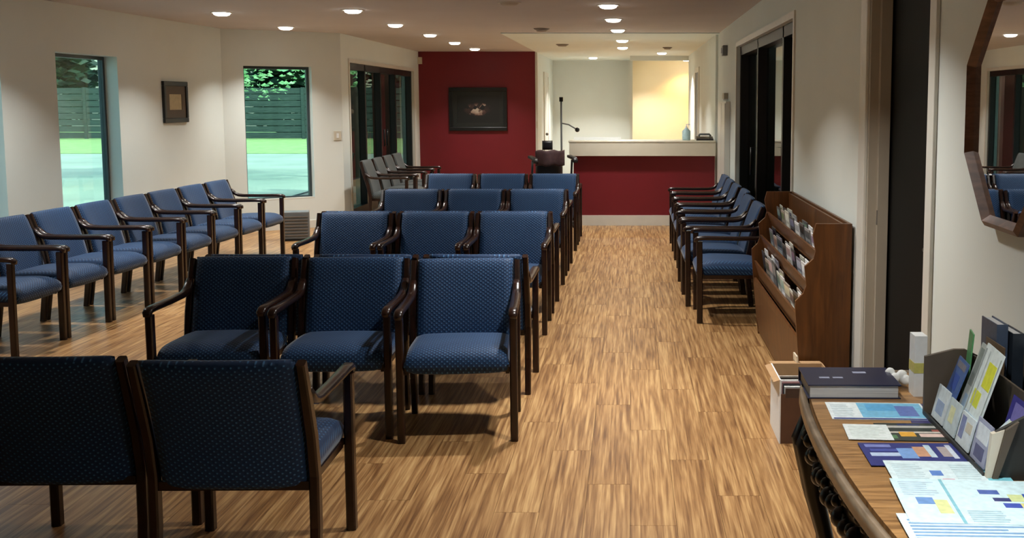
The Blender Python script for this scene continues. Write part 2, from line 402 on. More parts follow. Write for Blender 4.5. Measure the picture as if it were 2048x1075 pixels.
# baseboards
o = MB().box(0, L1, -.014, 0, 0, .1).build('baseboard_left', M['trim'], None, (A[0], A[1], 0), a1); struct(o, 'white baseboard along the left wall', 'baseboard')
o = MB().box(0, L2, -.014, 0, 0, .1).build('baseboard_bay', M['trim'], None, (B[0], B[1], 0), a2); struct(o, 'white baseboard along the slanted wall', 'baseboard')
o = MB().box(XR-.014, XR, 5.42, 7.57, 0, .1).box(XR-.014, XR, 11.8, 14.05, 0, .1).box(XR-.014, XR, -2, 4.06, 0, .1).build('baseboard_right', M['trim']); struct(o, 'white baseboard along the right wall', 'baseboard')
# right door 2 (black) with jambs
e = empty('door_2', (XR, 0, 0)); struct(e, 'black door in a deep beige jamb between the wooden rack and mirror', 'door')
MB().box(-.016, 0, 5.26, 5.40, 0, 2.3).box(-.016, 0, 4.07, 4.16, 0, 2.3).box(-.016, 0, 4.07, 5.40, 2.16, 2.3).build('casing', M['trim'], e, bevel=.004)
MB().box(0, .14, 5.23, 5.262, 0, 2.16).box(.04, .09, 5.19, 5.23, 0, 2.14).box(0, .15, 4.158, 4.18, 0, 2.16).box(0, .15, 4.18, 5.23, 2.13, 2.162).build('jamb', M['jamb'], e)
MB().box(.1, .14, 4.18, 5.23, .01, 2.13).build('door_leaf', M['blackdoor'], e)
MB().box(.036, .04, 5.19, 5.2, 1.03, 1.1).build('strike_plate', M['vent'], e)
MB().tube([(.1, 4.27, 1.02), (.05, 4.27, 1.02), (.05, 4.38, 1.02)], .011).build('door_handle', M['iron'], e)

def storefront(name, label, X, s, y0, y1, h, stiles, gm):
    e = empty(name, (X, 0, 0)); struct(e, label, 'door')
    xa, xb = (.03*s, .13*s)
    lo, hi = min(xa, xb), max(xa, xb); gx = .115*s
    ys = [y0+.035]+stiles+[y1-.035]
    for yy in ys: MB().box(lo, hi, yy-.032, yy+.032, 0.002, h-.002).build('stile', M['black'], e)
    MB().box(lo, hi, y0+.003, y1-.003, h-.09, h-.002).build('top_rail', M['black'], e)
    for i in range(len(ys)-1):
        ya, yb = ys[i]+.032, ys[i+1]-.032
        MB().box(lo, hi, ya, yb, .002, .16).build('bottom_rail', M['black'], e)
        MB().box(gx-.003, gx+.003, ya, yb, .16, h-.09).build('glass_pane', gm, e)
        if 0 < i < len(ys)-2:
            hy = yb-.07 if i % 2 else ya+.07
            b = MB().tube([(.03*s, hy, .95), (-.03*s, hy, .95), (-.03*s, hy, 1.2), (.03*s, hy, 1.2)], .013); b.build('door_handle', M['iron'], e)
    c = MB(); cx0, cx1 = min(-.014*s, 0), max(-.014*s, 0)
    c.box(cx0, cx1, y0-.05, y0, 0, h+.05).box(cx0, cx1, y1, y1+.05, 0, h+.05).box(cx0, cx1, y0, y1, h, h+.05)
    c.build('casing', M['trim'], e)
    return e
storefront('door_1', 'dark framed glass entrance doors on the left of the crimson wall', -3.75, -1, 14.6, 18.9, 2.14, [15.6, 16.57, 17.6], M['dglass'])
storefront('door_3', 'dark framed glass doors behind the right-hand chair row', XR, 1, 7.67, 11.72, 2.2, [8.45, 10.12], M['dglass'])

# ------------------------------------------------------------------ ceiling lights
def lamp_obj(x, y, on=True, W=LAMP_W, col=(1, .98, .93), z=CH):
    e = empty('recessed_light', (x, y, z))
    MB().lathe([(.084, -.001), (.086, -.006), (.108, -.006), (.11, -.001)], seg=20).build('trim_ring', M['ring'], e)
    if on:
        MB().lathe([(.0005, -.034), (.05, -.032), (.074, -.022), (.084, -.002)], seg=20).build('bulb', M['lamp'], e)
        d = bpy.data.lights.new('downlight', 'AREA'); d.shape = 'DISK'; d.size = .13; d.energy = W; d.color = col; d.spread = R(112)
        l = bpy.data.objects.new('lamp_glow', d); C.objects.link(l); l.parent = e; l.location = (0, 0, -.04)
    else:
        MB().lathe([(.0005, -.03), (.05, -.028), (.074, -.02), (.084, -.002)], seg=20).build('bulb', M['lampoff'], e)
    return e
ordn = ['nearest', 'second', 'third', 'fourth', 'fifth', 'sixth']
for i, (x, y) in enumerate([(-2.68, 10.64), (-2.69, 12.6), (-2.64, 14.5), (-2.62, 16.4), (-2.59, 18.3)]):
    tag(lamp_obj(x, y), 'glowing recessed light, %s in the ceiling row leading to the crimson wall' % ordn[i], 'light', 'left centre recessed lights')
for i, (x, y) in enumerate([(-4.06, 10.94), (-4.09, 13.05)]):
    tag(lamp_obj(x, y), 'glowing recessed light by the left wall, %s' % ['above the certificate', 'above the slanted bay window'][i], 'light', 'left wall recessed lights')
for i, (x, y) in enumerate([(-.2, 10.1), (-.18, 11.8), (-.15, 13.55), (-.11, 15.6), (-.12, 17.64)]):
    tag(lamp_obj(x, y, W=RECEP_W if y > 14 else LAMP_W, z=CH-(.012 if y > 14.1 else 0)), 'glowing recessed light, %s in the right row towards the reception' % ordn[i], 'light', 'right recessed lights')
tag(lamp_obj(-.73, 21.7, W=RECEP_W*1.5, z=CH-.012), 'glowing recessed light near the grey far wall', 'light', 'reception recessed lights')
tag(lamp_obj(.57, 19.6, W=RECEP_W, z=CH-.012), 'glowing recessed light just before the warm niche', 'light', 'reception recessed lights')
tag(lamp_obj(.35, 22.3, W=22, z=CH-.012), 'added unseen recessed light inside the niche, on its whiter left side', 'light')  # unseen lamp added to keep the left of the niche wall white
tag(lamp_obj(1.18, 22.85, W=15, col=(1, .55, .2), z=CH-.012), 'unseen amber recessed light inside the niche behind the counter', 'light')  # unseen lamp placed for the orange glow on the niche wall
for x, y, wmul, lb in ((-4.2, 8.6, 1, 'added recessed light over the left chair row, just above the top of the picture'), (-4.25, 6.3, .8, 'added recessed light over the nearest left chairs, above the picture'), (-2.7, 8.2, 1, 'added recessed light over the left seats of the second row, above the picture'),
                       (-.2, 8.1, 1.15, 'added recessed light over the right seats of the second row, above the picture'), (-.15, 6.0, 1.5, 'added recessed light over the aisle beside the first row, above the picture'), (.25, 4.3, 1.15, 'added recessed light over the aisle near the black door, above the picture'), (.3, 1.7, 1.1, 'added recessed light nearest the camera, above the console table')):
    tag(lamp_obj(x, y, W=LAMP_W*wmul, col=(1, .98, .94)), lb, 'light', 'added recessed lights above the frame')  # unseen downlights added to light the near rows, aisle and table
tag(lamp_obj(-1.08, 9.84, False), 'unlit round recessed light in the middle of the ceiling, top edge of picture', 'light')
def vent(x, y, label, r=.1, z=CH):
    e = empty('ceiling_vent', (x, y, z)); tag(e, label, 'vent')
    MB().lathe([(.0005, -.03), (r*.5, -.03), (r*.9, -.012), (r, -.001)], seg=16).build('vent_cone', M['vent'], e)
    MB().lathe([(r*.62, -.034), (r*.66, -.028)], seg=16).build('vent_ring', M['ring'], e)
vent(-1.07, 13.3, 'small grey round ceiling vent left of the right light row')
vent(-1.03, 16.7, 'small grey round ceiling vent above the reception entry', z=CH-.012)
vent(.6, 17.6, 'small grey ceiling vent above the counter', .08, z=CH-.012)

# ================================================================== EXTERIOR
o = MB().box(-90, 30, 23.6, 36, -.2, -.1).box(-90, -5.95, -30, 23.6, -.2, -.1).build('pavement', M['asphalt']); struct(o, 'pale concrete paving outside the windows', 'ground')
o = MB().box(-5.95, -3.95, 14.5, 23.6, -.2, -.1).build('porch_slab', M['asphalt']); struct(o, 'pale porch slab outside the entrance', 'ground')
o = MB().box(-90, 30, 36, 70, -.2, -.08).build('lawn', M['grass']); struct(o, 'bright green lawn beyond the paving', 'ground')
fe = empty('wooden_fence', (0, 50, -.08)); tag(fe, 'long dark horizontal board fence beyond the lawn', 'fence')
for span in range(-8, 1):
    x0 = span*5.0
    MB().box(x0-.07, x0+.07, -.05, .09, 0, 2.35).build('post', M['fence'], fe)
bm_ = MB().box(.08, 4.92, -.03, .0, 0, .26).mesh('board', M['fence'])
for span in range(-8, 0):
    for k in range(8):
        b = bpy.data.objects.new('board', bm_); C.objects.link(b); b.parent = fe; b.location = (span*5.0, 0, .03+k*.29)
def tree(x, y, h, r, n, mat, label, low=.3, core=True, name='leafy_tree', leaf=.3):
    e = empty(name, (x, y, -.08)); tag(e, label, 'tree', None)
    MB().tube([(0, 0, 0), (.05, .02, h*.4), (-.03, 0, h*.8)], .16, radii=[1.2, .9, .5]).build('trunk', M['bark'], e)
    rnd = random.Random(int(x*13+y*7)); m = MB()
    blobs = [(rnd.uniform(-r*.55, r*.55), rnd.uniform(-r*.55, r*.55), rnd.uniform(h*low, h*.9), rnd.uniform(.3, .42)*r) for _ in range(14)]
    for i in range(n):
        b = blobs[i % len(blobs)]
        d = Vector((rnd.gauss(0, 1), rnd.gauss(0, 1), rnd.gauss(0, .8))).normalized()*b[3]*rnd.uniform(.75, 1.1)
        p = Vector(b[:3])+d; q = Matrix.Translation(p) @ Matrix.Rotation(rnd.uniform(0, 6.28), 4, 'Z') @ Matrix.Rotation(rnd.uniform(-1.2, 1.2), 4, 'X')
        s = leaf*rnd.uniform(.6, 1.2)
        m.add([(-s/2, 0, 0), (0, -s*.3, .02), (s/2, 0, 0), (0, s*.3, .02)], [(0, 1, 2, 3)], 0, False, q)
    o = m.build('foliage', M[mat], e); tag(o, kind='stuff')
names_t = ['first', 'second', 'third', 'fourth', 'fifth', 'sixth']
for k in range(6):
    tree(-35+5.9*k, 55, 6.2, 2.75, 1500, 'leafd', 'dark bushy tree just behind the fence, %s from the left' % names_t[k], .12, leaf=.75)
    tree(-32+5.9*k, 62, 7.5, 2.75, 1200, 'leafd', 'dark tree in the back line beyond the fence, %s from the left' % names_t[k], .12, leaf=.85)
for (x, y, h, r, n, lb, lo_) in ((-10.0, 25.5, 4.8, 2.3, 3600, 'bright leafy tree seen at the top of the bay window', .5), (-12.6, 20.5, 4.8, 2.6, 4500, 'bright leafy tree seen at the top of the left window', .42),
                                 (-6.3, 24.5, 4.6, 1.9, 2200, 'bright leafy tree seen through the entrance glass', .5), (-20.5, 17, 5.4, 2.4, 1500, 'bright leafy tree seen in the farthest left window', .4)):
    tree(x, y, h, r, n, 'leaf', lb, lo_, leaf=.17)
pe = empty('porch_column', (-4.55, 20.1, -.1)); tag(pe, 'brown brick porch column outside the glass entrance', 'column')
MB().box(-.16, .16, -.16, .16, 0, 2.6).build('shaft', M['brick'], pe)
MB().box(-.2, .2, -.2, .2, 0, .18).build('plinth', M['trim'], pe)

# ================================================================== CHAIRS
def arc_rect(w, h, r=.006):
    return [(-w/2+r, -h/2), (w/2-r, -h/2), (w/2, -h/2+r), (w/2, h/2-r), (w/2-r, h/2), (-w/2+r, h/2), (-w/2, h/2-r), (-w/2, -h/2+r)]
def make_chair(name, fab, h=.80, W=.572):
    e = empty(name); T = .036; xi = W/2-T/2
    for s in (-1, 1):
        x = s*xi
        # front leg
        MB().sweep([(x, -.24, 0), (x, -.242, .3), (x, -.245, .605)], arc_rect(T, .042), up=(1, 0, 0), smooth=False).build('leg', M['frame'], e)
        # rear leg running up as the back post
        MB().sweep([(x, .262, 0), (x, .235, .2), (x, .232, .38), (x, .258, .52), (x, .305, .66), (x, .352, h-.01)], arc_rect(T*.95, .045), up=(1, 0, 0), smooth=False, widths=[.9, 1, 1, 1, .95, .85]).build('leg', M['frame'], e)
        # armrest with the sweep up to the post
        pth = [(x, -.272, .6), (x, -.27, .618), (x, -.255, .628), (x, -.2, .63), (x, 0, .626), (x, .17, .627), (x, .215, .632), (x, .25, .645), (x, .272, .665), (x, .298, .69)]
        MB().sweep(pth, arc_rect(.044, .03, .008), up=(1, 0, 0), smooth=True, widths=[.8, 1, 1, 1, 1, 1, 1, 1, .95, .8]).build('armrest', M['frame'], e)
        MB().box(x-s*.03-.009, x-s*.03+.009, -.225, .225, .325, .352).build('side_rail', M['frame'], e)
    iw = W/2-T
    def seat(u, v, side):
        x = u*(iw-.002); y = -.02+v*.25
        z = .395-(.0 if v > 0 else .018*max(0, -v)**4)+.006*(1-u*u)*side-.015*(v+1)/2
        return (x, y, z), (0, 0, 1)
    MB().slab(seat, 10, 12, 14, 5, .125).build('seat', fab, e)
    def back(u, v, side):
        zz = .335+(v+1)/2*(h-.335)
        k = (zz-.335)/(h-.335)
        y = .215+.022*k+.118*k**1.5; y += .018*(1-u*u)
        return (u*(iw-.001), y, zz), (0, -.93, .25)
    MB().slab(back, 10, 14, 14, 12, .062).build('backrest', fab, e)
    MB().box(-iw, iw, .225, .245, .33, .36).build('seat_rail', M['frame'], e)
    MB().box(-iw, iw, -.23, -.21, .335, .36).build('seat_rail', M['frame'], e)
    return e
chair0 = make_chair('armchair', M['blue']); grey0 = make_chair('waiting_chair', M['grey'], .85)
index_kids()
used = {}
def place(proto, x, y, rz, label, group):
    if proto.name in used: o = copy_tree(proto)
    else: o = proto; used[proto.name] = 1
    o.location = (x, y, 0); o.rotation_euler = (0, 0, rz); tag(o, label, 'chair', group)
    return o
LCR = ['left', 'middle', 'right']; RW = ['first', 'second', 'third', 'fourth']
rows = [(5.06, [(-2.04, 2, .07), (-1.44, 2, .045), (-.84, 4, 0)]), (7.457, None), (9.55, None), (11.75, None)]
for r, (F, ex) in enumerate(rows):
    for k in range(3):
        xs = [-2.045, -1.455, -.865][k]; rot = 0; dy = 0
        if ex: xs, rot, dy = ex[k]
        place(chair0, xs+(random.uniform(-.003, .003)), F+.24+dy, R(rot if ex else random.uniform(-.7, .7)),
              'blue dotted armchair facing the camera, %s seat of the %s middle row' % (LCR[k], RW[r]), 'middle row armchairs facing the camera')
        place(chair0, [-2.045, -1.455, -.865][k]+(.03 if ex else 0), F+1.045+(.065 if ex else 0), R(180+random.uniform(-.6, .6)),
              'blue armchair facing the reception, back to back with %s seat of the %s row' % (LCR[k], RW[r]), 'middle row armchairs facing the reception')
place(chair0, -1.325, 3.75, R(180.8), 'large nearest blue armchair seen from behind, with its right arm visible', 'foreground armchairs seen from behind')
place(chair0, -1.93, 3.80, R(181.5), 'nearest blue armchair seen from behind in the bottom left corner', 'foreground armchairs seen from behind')
nth = ['nearest the camera, cut by the frame', 'second from the camera', 'third from the camera', 'fourth from the camera', 'fifth from the camera', 'sixth from the camera', 'seventh from the camera', 'farthest, by the bay window']
for k in range(8):
    y = 7.045+.6*k; x = -4.11+(y-7.6)*.04
    place(chair0, x, y, R(90-2.3+random.uniform(-1, 1)), 'blue armchair in the left wall row, '+nth[k], 'armchairs along the left wall')
nr = ['nearest, beside the wooden rack', 'second from the rack', 'third from the rack', 'fourth from the rack', 'fifth from the rack', 'sixth from the rack', 'farthest, nearest the counter']
for k in range(7):
    place(chair0, [.755, .70, .695, .73, .715, .715, .72][k], 8.125+.665*k, R(-90+random.uniform(-1, 1)), 'blue armchair in the right wall row, '+nr[k], 'armchairs along the right wall')
for k in range(4):
    place(grey0, -3.16, 14.4+.62*k, R(90), 'grey armchair before the glass entrance, %s from the bay window' % ['first', 'second', 'third', 'fourth'][k], 'grey armchairs by the entrance')

# ================================================================== RECEPTION
e = empty('reception_desk', (0, 14.15, 0)); tag(e, 'crimson reception counter with cream top band and white base', 'desk')
MB().box(-.74, 1.11, .05, .12, .13, .92).box(-.74, -.66, .12, .75, .13, .92).build('front_panel', M['red'], e)
MB().box(-.76, 1.115, .035, .05, 0, .135).box(-.755, -.74, .05, .75, 0, .135).build('kickboard', M['trim'], e)
MB().box(-.79, 1.115, -.03, .0, .915, 1.09).box(-.79, -.76, 0, .8, .915, 1.09).build('counter_band', M['band'], e, bevel=.004)
MB().box(-.8, 1.115, -.035, .45, 1.09, 1.115).build('countertop', M['band'], e, bevel=.005)
MB().box(-.66, 1.11, .3, .95, .72, .75).build('worktop', M['band'], e)
e = empty('paper_tray', (-.42, 14.42, 1.115)); tag(e, 'low white tray of papers on the left end of the counter', 'tray')
MB().box(-.32, .3, -.1, .1, 0, .012).box(-.32, .3, -.1, -.095, .012, .035).box(-.32, .3, .095, .1, .012, .035).build('tray', M['paper'], e)
MB().box(-.28, .26, -.085, .085, .0125, .03).build('paper_stack', M['paper'], e)
e = empty('sanitizer_bottle', (.74, 14.3, 1.115)); tag(e, 'pale blue pump bottle on the counter', 'bottle')
MB().lathe([(.0005, 0), (.05, 0), (.055, .02), (.055, .12), (.02, .155), (.018, .165), (.0005, .165)]).build('bottle_body', pcol(176, 206, 212), e)
MB().lathe([(.019, .16), (.019, .18), (.006, .182), (.006, .205), (.0005, .205)]).box(-.005, .045, -.006, .006, .2, .212).build('pump', M['paper'], e)
e = empty('telephone', (.98, 14.28, 1.115)); tag(e, 'dark desk telephone on the right end of the counter', 'telephone')
MB().prism([(-.09, 0), (.09, 0), (.09, .05), (-.09, .02)], -.11, .11, 'x').build('phone_base', M['leather'], e)
MB().sweep([(-.08, .0, .055), (-.06, 0, .078), (.06, 0, .078), (.08, 0, .055)], arc_rect(.05, .028), up=(0, 1, 0)).build('handset', M['greyplastic'], e)
# pole stand
e = empty('pole_stand', (-.93, 14.75, 0)); tag(e, 'thin dark pole stand with a small swing arm left of the counter', 'stand')
MB().lathe([(.0005, 0), (.16, 0), (.16, .02), (.02, .03), (.0005, .03)]).build('base', M['iron'], e)
MB().tube([(0, 0, .02), (0, 0, 1.63)], .013).build('pole', M['greyplastic'], e)
MB().box(-.025, .025, -.025, .025, 1.62, 1.68).build('cap', M['iron'], e)
MB().tube([(0, 0, 1.33), (.1, 0, 1.31), (.2, 0, 1.25)], .009).build('swing_arm', M['greyplastic'], e)
MB().ball((.215, 0, 1.24), .032).build('end_knob', M['iron'], e)
# drafting chair
e = empty('office_chair', (-.98, 13.78, 0), R(20)); tag(e, 'black office chair with a cloth draped on it, left of the counter', 'chair')
for k in range(5):
    a = 2*math.pi*k/5
    MB().sweep([(0, 0, .1), (.28*math.cos(a), .28*math.sin(a), .07)], arc_rect(.04, .03), up=(0, 0, 1), smooth=False).ball((.28*math.cos(a), .28*math.sin(a), .03), .03).build('leg', M['iron'], e)
MB().tube([(0, 0, .08), (0, 0, .55)], .025).build('gas_lift', M['iron'], e)
MB().slab(lambda u, v, s: ((u*.22, v*.22, .6), (0, 0, 1)), 8, 8, 4, 4, .09).build('seat', M['leather'], e)
MB().slab(lambda u, v, s: ((u*(.17-.05*max(0, v)), .2+.04*v*v, .82+v*.17), (0, 1, .1)), 8, 8, 4, 4, .07).build('backrest', M['leather'], e)
MB().slab(lambda u, v, s: ((u*.07, .25, 1.06+v*.06), (0, 1, 0)), 6, 6, 3, 3, .06).build('headrest', M['leather'], e)
for s in (-1, 1):
    MB().tube([(s*.2, .05, .6), (s*.26, .05, .7), (s*.26, .02, .88)], .015).sweep([(s*.26, -.14, .86), (s*.26, -.1, .9), (s*.26, .14, .92)], arc_rect(.06, .035), up=(1, 0, 0)).build('armrest', M['leather'], e)
MB().slab(lambda u, v, s: ((u*.19, .13+.02*math.sin(u*5), .9+v*.1+.01*math.sin(u*7)), (0, 1, .2)), 10, 8, 3, 4, .05).build('draped_cloth', M['jacket'], e)
# picture on red wall
e = empty('framed_picture', (-2.7, 19.4, 1.485)); tag(e, 'dark framed painting of a group of figures on the crimson wall', 'picture')
def frame_ring(w, h, fw, d0, d1):
    m = MB()
    for (xa, xb, za, zb) in ((-w/2, w/2, h/2-fw, h/2), (-w/2, w/2, -h/2, -h/2+fw), (-w/2, -w/2+fw, -h/2+fw, h/2-fw), (w/2-fw, w/2, -h/2+fw, h/2-fw)): m.box(xa, xb, d0, d1, za, zb)
    return m
frame_ring(1.03, .77, .07, -.05, 0).build('picture_frame', M['black'], e, bevel=.01)
frame_ring(.89, .63, .07, -.03, -.005).build('picture_mat', pcol(36, 38, 36), e)
MB().box(-.375, .375, -.02, -.01, -.245, .245).build('canvas', M['painting'], e)
# certificate on left wall
cs = sY(12.02); P_ = Vector((A[0]+math.cos(a1)*cs, A[1]+math.sin(a1)*cs, 1.615))
e = empty('framed_certificate', P_, a1); tag(e, 'small dark framed certificate with brown mat on the left wall', 'picture')
frame_ring(.58, .45, .05, -.03, 0).build('picture_frame', M['black'], e, bevel=.006)
frame_ring(.48, .35, .09, -.018, -.002).build('picture_mat', M['mat'], e)
MB().box(-.15, .15, -.012, -.004, -.11, .11).build('certificate_sheet', M['gold'], e)
# switch plates and wall devices
def plate(name, x0, x1, y0, y1, z0, z1, label, cat, part='rocker', mat='cream', pm='paper'):
    o = MB().box(x0, x1, y0, y1, z0, z1).build(name, M[mat], bevel=.002); tag(o, label, cat); return o
o = MB().box(-.05, .05, -.01, 0, -.06, .06).build('light_switch', M['cream'], None, (-3.81, 14.157, 1.18), a2, bevel=.002); tag(o, 'cream light switch plate on the slanted wall by the entrance', 'switch')
MB().box(-.015, .015, -.016, -.01, -.03, .03).build('rocker', M['paper'], o)
plate('wall_speaker', -3.77, -3.68, 19.33, 19.395, 2.28, 2.40, 'small pale box at the top left corner of the crimson wall', 'speaker')
plate('light_switch', -1.668, -1.65, 19.36, 19.378, 1.15, 1.27, 'small switch on the trim right of the crimson wall', 'switch')
e = empty('alarm_strobe', (XR, 13.0, 2.22)); tag(e, 'grey wall alarm box high on the right wall near the counter', 'alarm')
MB().box(-.055, 0, -.09, .09, -.06, .06).build('housing', M['greyplastic'], e, bevel=.004)
MB().box(-.075, -.055, -.04, .04, -.03, .03).build('lens', M['paper'], e)
e = empty('thermostat', (XR, 12.9, 1.69)); tag(e, 'beige thermostat bar on the right wall below the alarm', 'thermostat')
MB().box(-.05, 0, -.12, .12, -.04, .03).build('housing', M['jamb'], e, bevel=.004)
MB().box(-.055, 0, -.12, .12, -.055, -.04).build('lower_lip', M['paper'], e)
e = empty('white_cabinet', (XR-.003, 12.98, 0)); tag(e, 'narrow white cabinet flat against the right wall by the counter', 'cabinet')
MB().box(-.05, 0, -.5, .5, 0, 1.62).build('body', M['trim'], e)
MB().box(-.062, -.05, -.48, -.01, .03, 1.6).build('door', M['trim'], e); MB().box(-.062, -.05, .01, .48, .03, 1.6).build('door', M['trim'], e)
# low grey louvred unit and cords by the bay window
e = empty('air_purifier', (-3.93, 12.7, 0), R(15)); tag(e, 'low grey louvred unit on the floor below the bay window', 'appliance')
MB().box(-.15, .15, -.1, .1, .02, .34).build('casing', M['greyplastic'], e, bevel=.01)
MB().box(-.15, .15, -.1, .1, 0, .02).build('foot', M['black'], e)
for k in range(7): MB().box(-.13, .13, -.112, -.1, .06+.036*k, .074+.036*k).build('slat', M['vent'], e)
for k, (yy, lb) in enumerate(((7.15, 'white wall outlet with dropping cord under the nearest left chairs'), (8.05, 'white wall outlet with dropping cord behind the third left chair'), (9.9, 'white wall outlet with cord behind the sixth left chair'))):
    ss = sY(yy); px_ = A[0]+math.cos(a1)*ss; py_ = A[1]+math.sin(a1)*ss
    e = empty('power_outlet', (px_, py_, 0), a1); tag(e, lb, 'outlet', None)
    MB().box(-.035, .035, -.012, 0, .36, .47).build('outlet_plate', M['paper'], e)
    MB().tube([(0, -.02, .4), (0, -.03, .3), (.02, -.03, .15), (.05, -.04, .105)], .012).build('cable', M['paper'], e)
    MB().box(-.02, .02, -.045, -.012, .38, .42).build('plug', M['paper'], e)

# ================================================================== MIRROR
e = empty('octagonal_mirror', (XR-.005, 3.245, 1.595), R(-.3)); tag(e, 'octagonal wall mirror in a brown wooden frame above the console table', 'mirror')
def octo(r): return [(r*math.cos(R(22.5+45*i))/math.cos(R(22.5)), r*math.sin(R(22.5+45*i))/math.cos(R(22.5))) for i in range(8)]
o1, o2, o3 = octo(.362), octo(.346), octo(.326)
for i in range(8):
    j = (i+1) % 8
    vs = [(0, *o1[i]), (0, *o1[j]), (-.03, *o1[i]), (-.03, *o1[j]), (-.042, *o2[i]), (-.042, *o2[j]), (-.016, *o3[i]), (-.016, *o3[j]), (0, *o3[i]), (0, *o3[j])]
    MB().add(vs, [(0, 1, 3, 2), (2, 3, 5, 4), (4, 5, 7, 6), (6, 7, 9, 8), (0, 8, 9, 1), (0, 2, 4, 6, 8), (1, 9, 7, 5, 3)]).build('frame_segment', M['mirrorwood'], e)
MB().prism(octo(.327), -.018, -.01, 'x').build('mirror_glass', M['mirror'], e)

# ================================================================== MAGAZINE RACK
ry0, ry1 = 5.50, 7.52
e = empty('magazine_rack', (0, 0, 0)); e.location = (XR, ry0, 0); tag(e, 'tall reddish brown wooden magazine rack with three sloping tiers', 'rack')
side = [(-.016, 0), (-.29, 0), (-.29, .42), (-.285, .47), (-.27, .53), (-.27, .66), (-.22, .72), (-.19, .745), (-.19, .90), (-.195, 1.0), (-.016, 1.0)]
side = [(-.016, 0), (-.25, 0), (-.285, .36), (-.3, .56), (-.3, .6), (-.26, .64), (-.245, .68), (-.255, .78), (-.21, .82), (-.2, .86), (-.215, .94), (-.2, 1.0), (-.016, 1.0)]
RL = ry1-ry0
MB().prism(side, 0, .022, 'y').build('side_panel', M['rack'], e)
MB().prism(side, RL-.022, RL, 'y').build('side_panel', M['rack'], e)
MB().box(-.03, -.016, .022, RL-.022, .02, 1.0).build('back_panel', M['rack'], e)
MB().box(-.25, -.03, .022, RL-.022, .02, .05).build('bottom_shelf', M['rack'], e)
tiers = [(.52, -.285, -.13, .12, 'bottom'), (.70, -.245, -.10, .10, 'middle'), (.86, -.2, -.07, .09, 'top')]
for (zt, xf, xb, hh, nm) in tiers:
    # trough: sloping front lip, floor and back board
    MB().add([(xf, .022, zt), (xf, RL-.022, zt), (xf+.035, RL-.022, zt-hh), (xf+.035, .022, zt-hh), (xf+.014, .022, zt), (xf+.014, RL-.022, zt), (xf+.049, RL-.022, zt-hh), (xf+.049, .022, zt-hh)],
             [(0, 1, 2, 3), (4, 7, 6, 5), (0, 4, 5, 1), (3, 2, 6, 7), (0, 3, 7, 4), (1, 5, 6, 2)]).build('front_lip', M['rack'], e)
    MB().box(xf+.035, xb+.02, .022, RL-.022, zt-hh-.012, zt-hh).build('shelf', M['rack'], e)
    MB().box(xb+.02, xb+.032, .022, RL-.022, zt-hh, zt+.13).build('tier_back', M['rack'], e)
MB().prism([(-.25, .05), (-.262, .12), (-.284, .36), (-.283, .40), (-.268, .40), (-.25, .2), (-.235, .05)], .022, RL-.022, 'y').build('kick_panel', M['rack'], e)
cols = [((222, 222, 216), 'white'), ((150, 150, 148), 'grey'), ((196, 194, 186), 'pale'), ((86, 84, 86), 'dark'), ((232, 232, 228), 'white'), ((120, 128, 134), 'grey'), ((176, 164, 148), 'beige'), ((60, 60, 66), 'dark')]
rr = random.Random(5)
NT_ = ['first', 'second', 'third', 'fourth', 'fifth', 'sixth', 'seventh', 'eighth', 'ninth', 'tenth']
def leaning_mag(x, y, z, w, h, t, lean, col, label, cat='magazine', group=None, name='magazine'):
    m = MB().box(-t/2, t/2, -w/2, w/2, 0, h, 0).box(-t/2-.0008, -t/2, -w/2+.01, w/2-.01, h*.62, h*.9, 1).box(-t/2-.0008, -t/2, -w/2+.02, w/2-.03, h*.3, h*.5, 2)
    d2 = rr.choice((-70, 50, -40)); d3 = rr.choice((-50, 40)); c2 = tuple(min(255, max(0, c+d2+rr.choice((-10, 10)))) for c in col); c3 = tuple(min(255, max(0, c+d3)) for c in col)
    q = lambda c: tuple(int(v//12*12) for v in c)
    o = m.build(name, [pcol(*q(col)), pcol(*q(c2)), pcol(*q(c3))], None, (x, y, z)); o.rotation_euler = (0, lean, R(rr.uniform(-2, 2))); tag(o, label, cat, group); return o
for (zt, xf, xb, hh, nm) in tiers:
    y = ry0+.14; k = 0
    n = 9 if nm != 'bottom' else 10
    for k in range(n):
        wdt = rr.uniform(.13, .19)
        hgt = hh+(rr.uniform(.035, .075) if nm != 'bottom' else rr.uniform(.05, .11))
        for q_ in range(2 if rr.random() < .75 else 1):
            cc, cw = rr.choice(cols)
            leaning_mag(XR+xf+.062+.02*q_, y, zt-hh+.001, wdt, hgt+q_*.012, .006, R(-8), cc, '%s magazine, %s, %s from the near end of the rack\'s %s tier' % (cw, ['front copy', 'rear copy'][q_], NT_[k], nm), 'magazine', 'magazines in the %s rack tier' % nm)
        y += (RL-.25)/n
# magazine poking out at the rack foot
o = leaning_mag(.862, 5.43, .0, .10, .34, .008, R(-3), (216, 208, 186), 'cream magazine leaning at the foot of the rack beside the box')
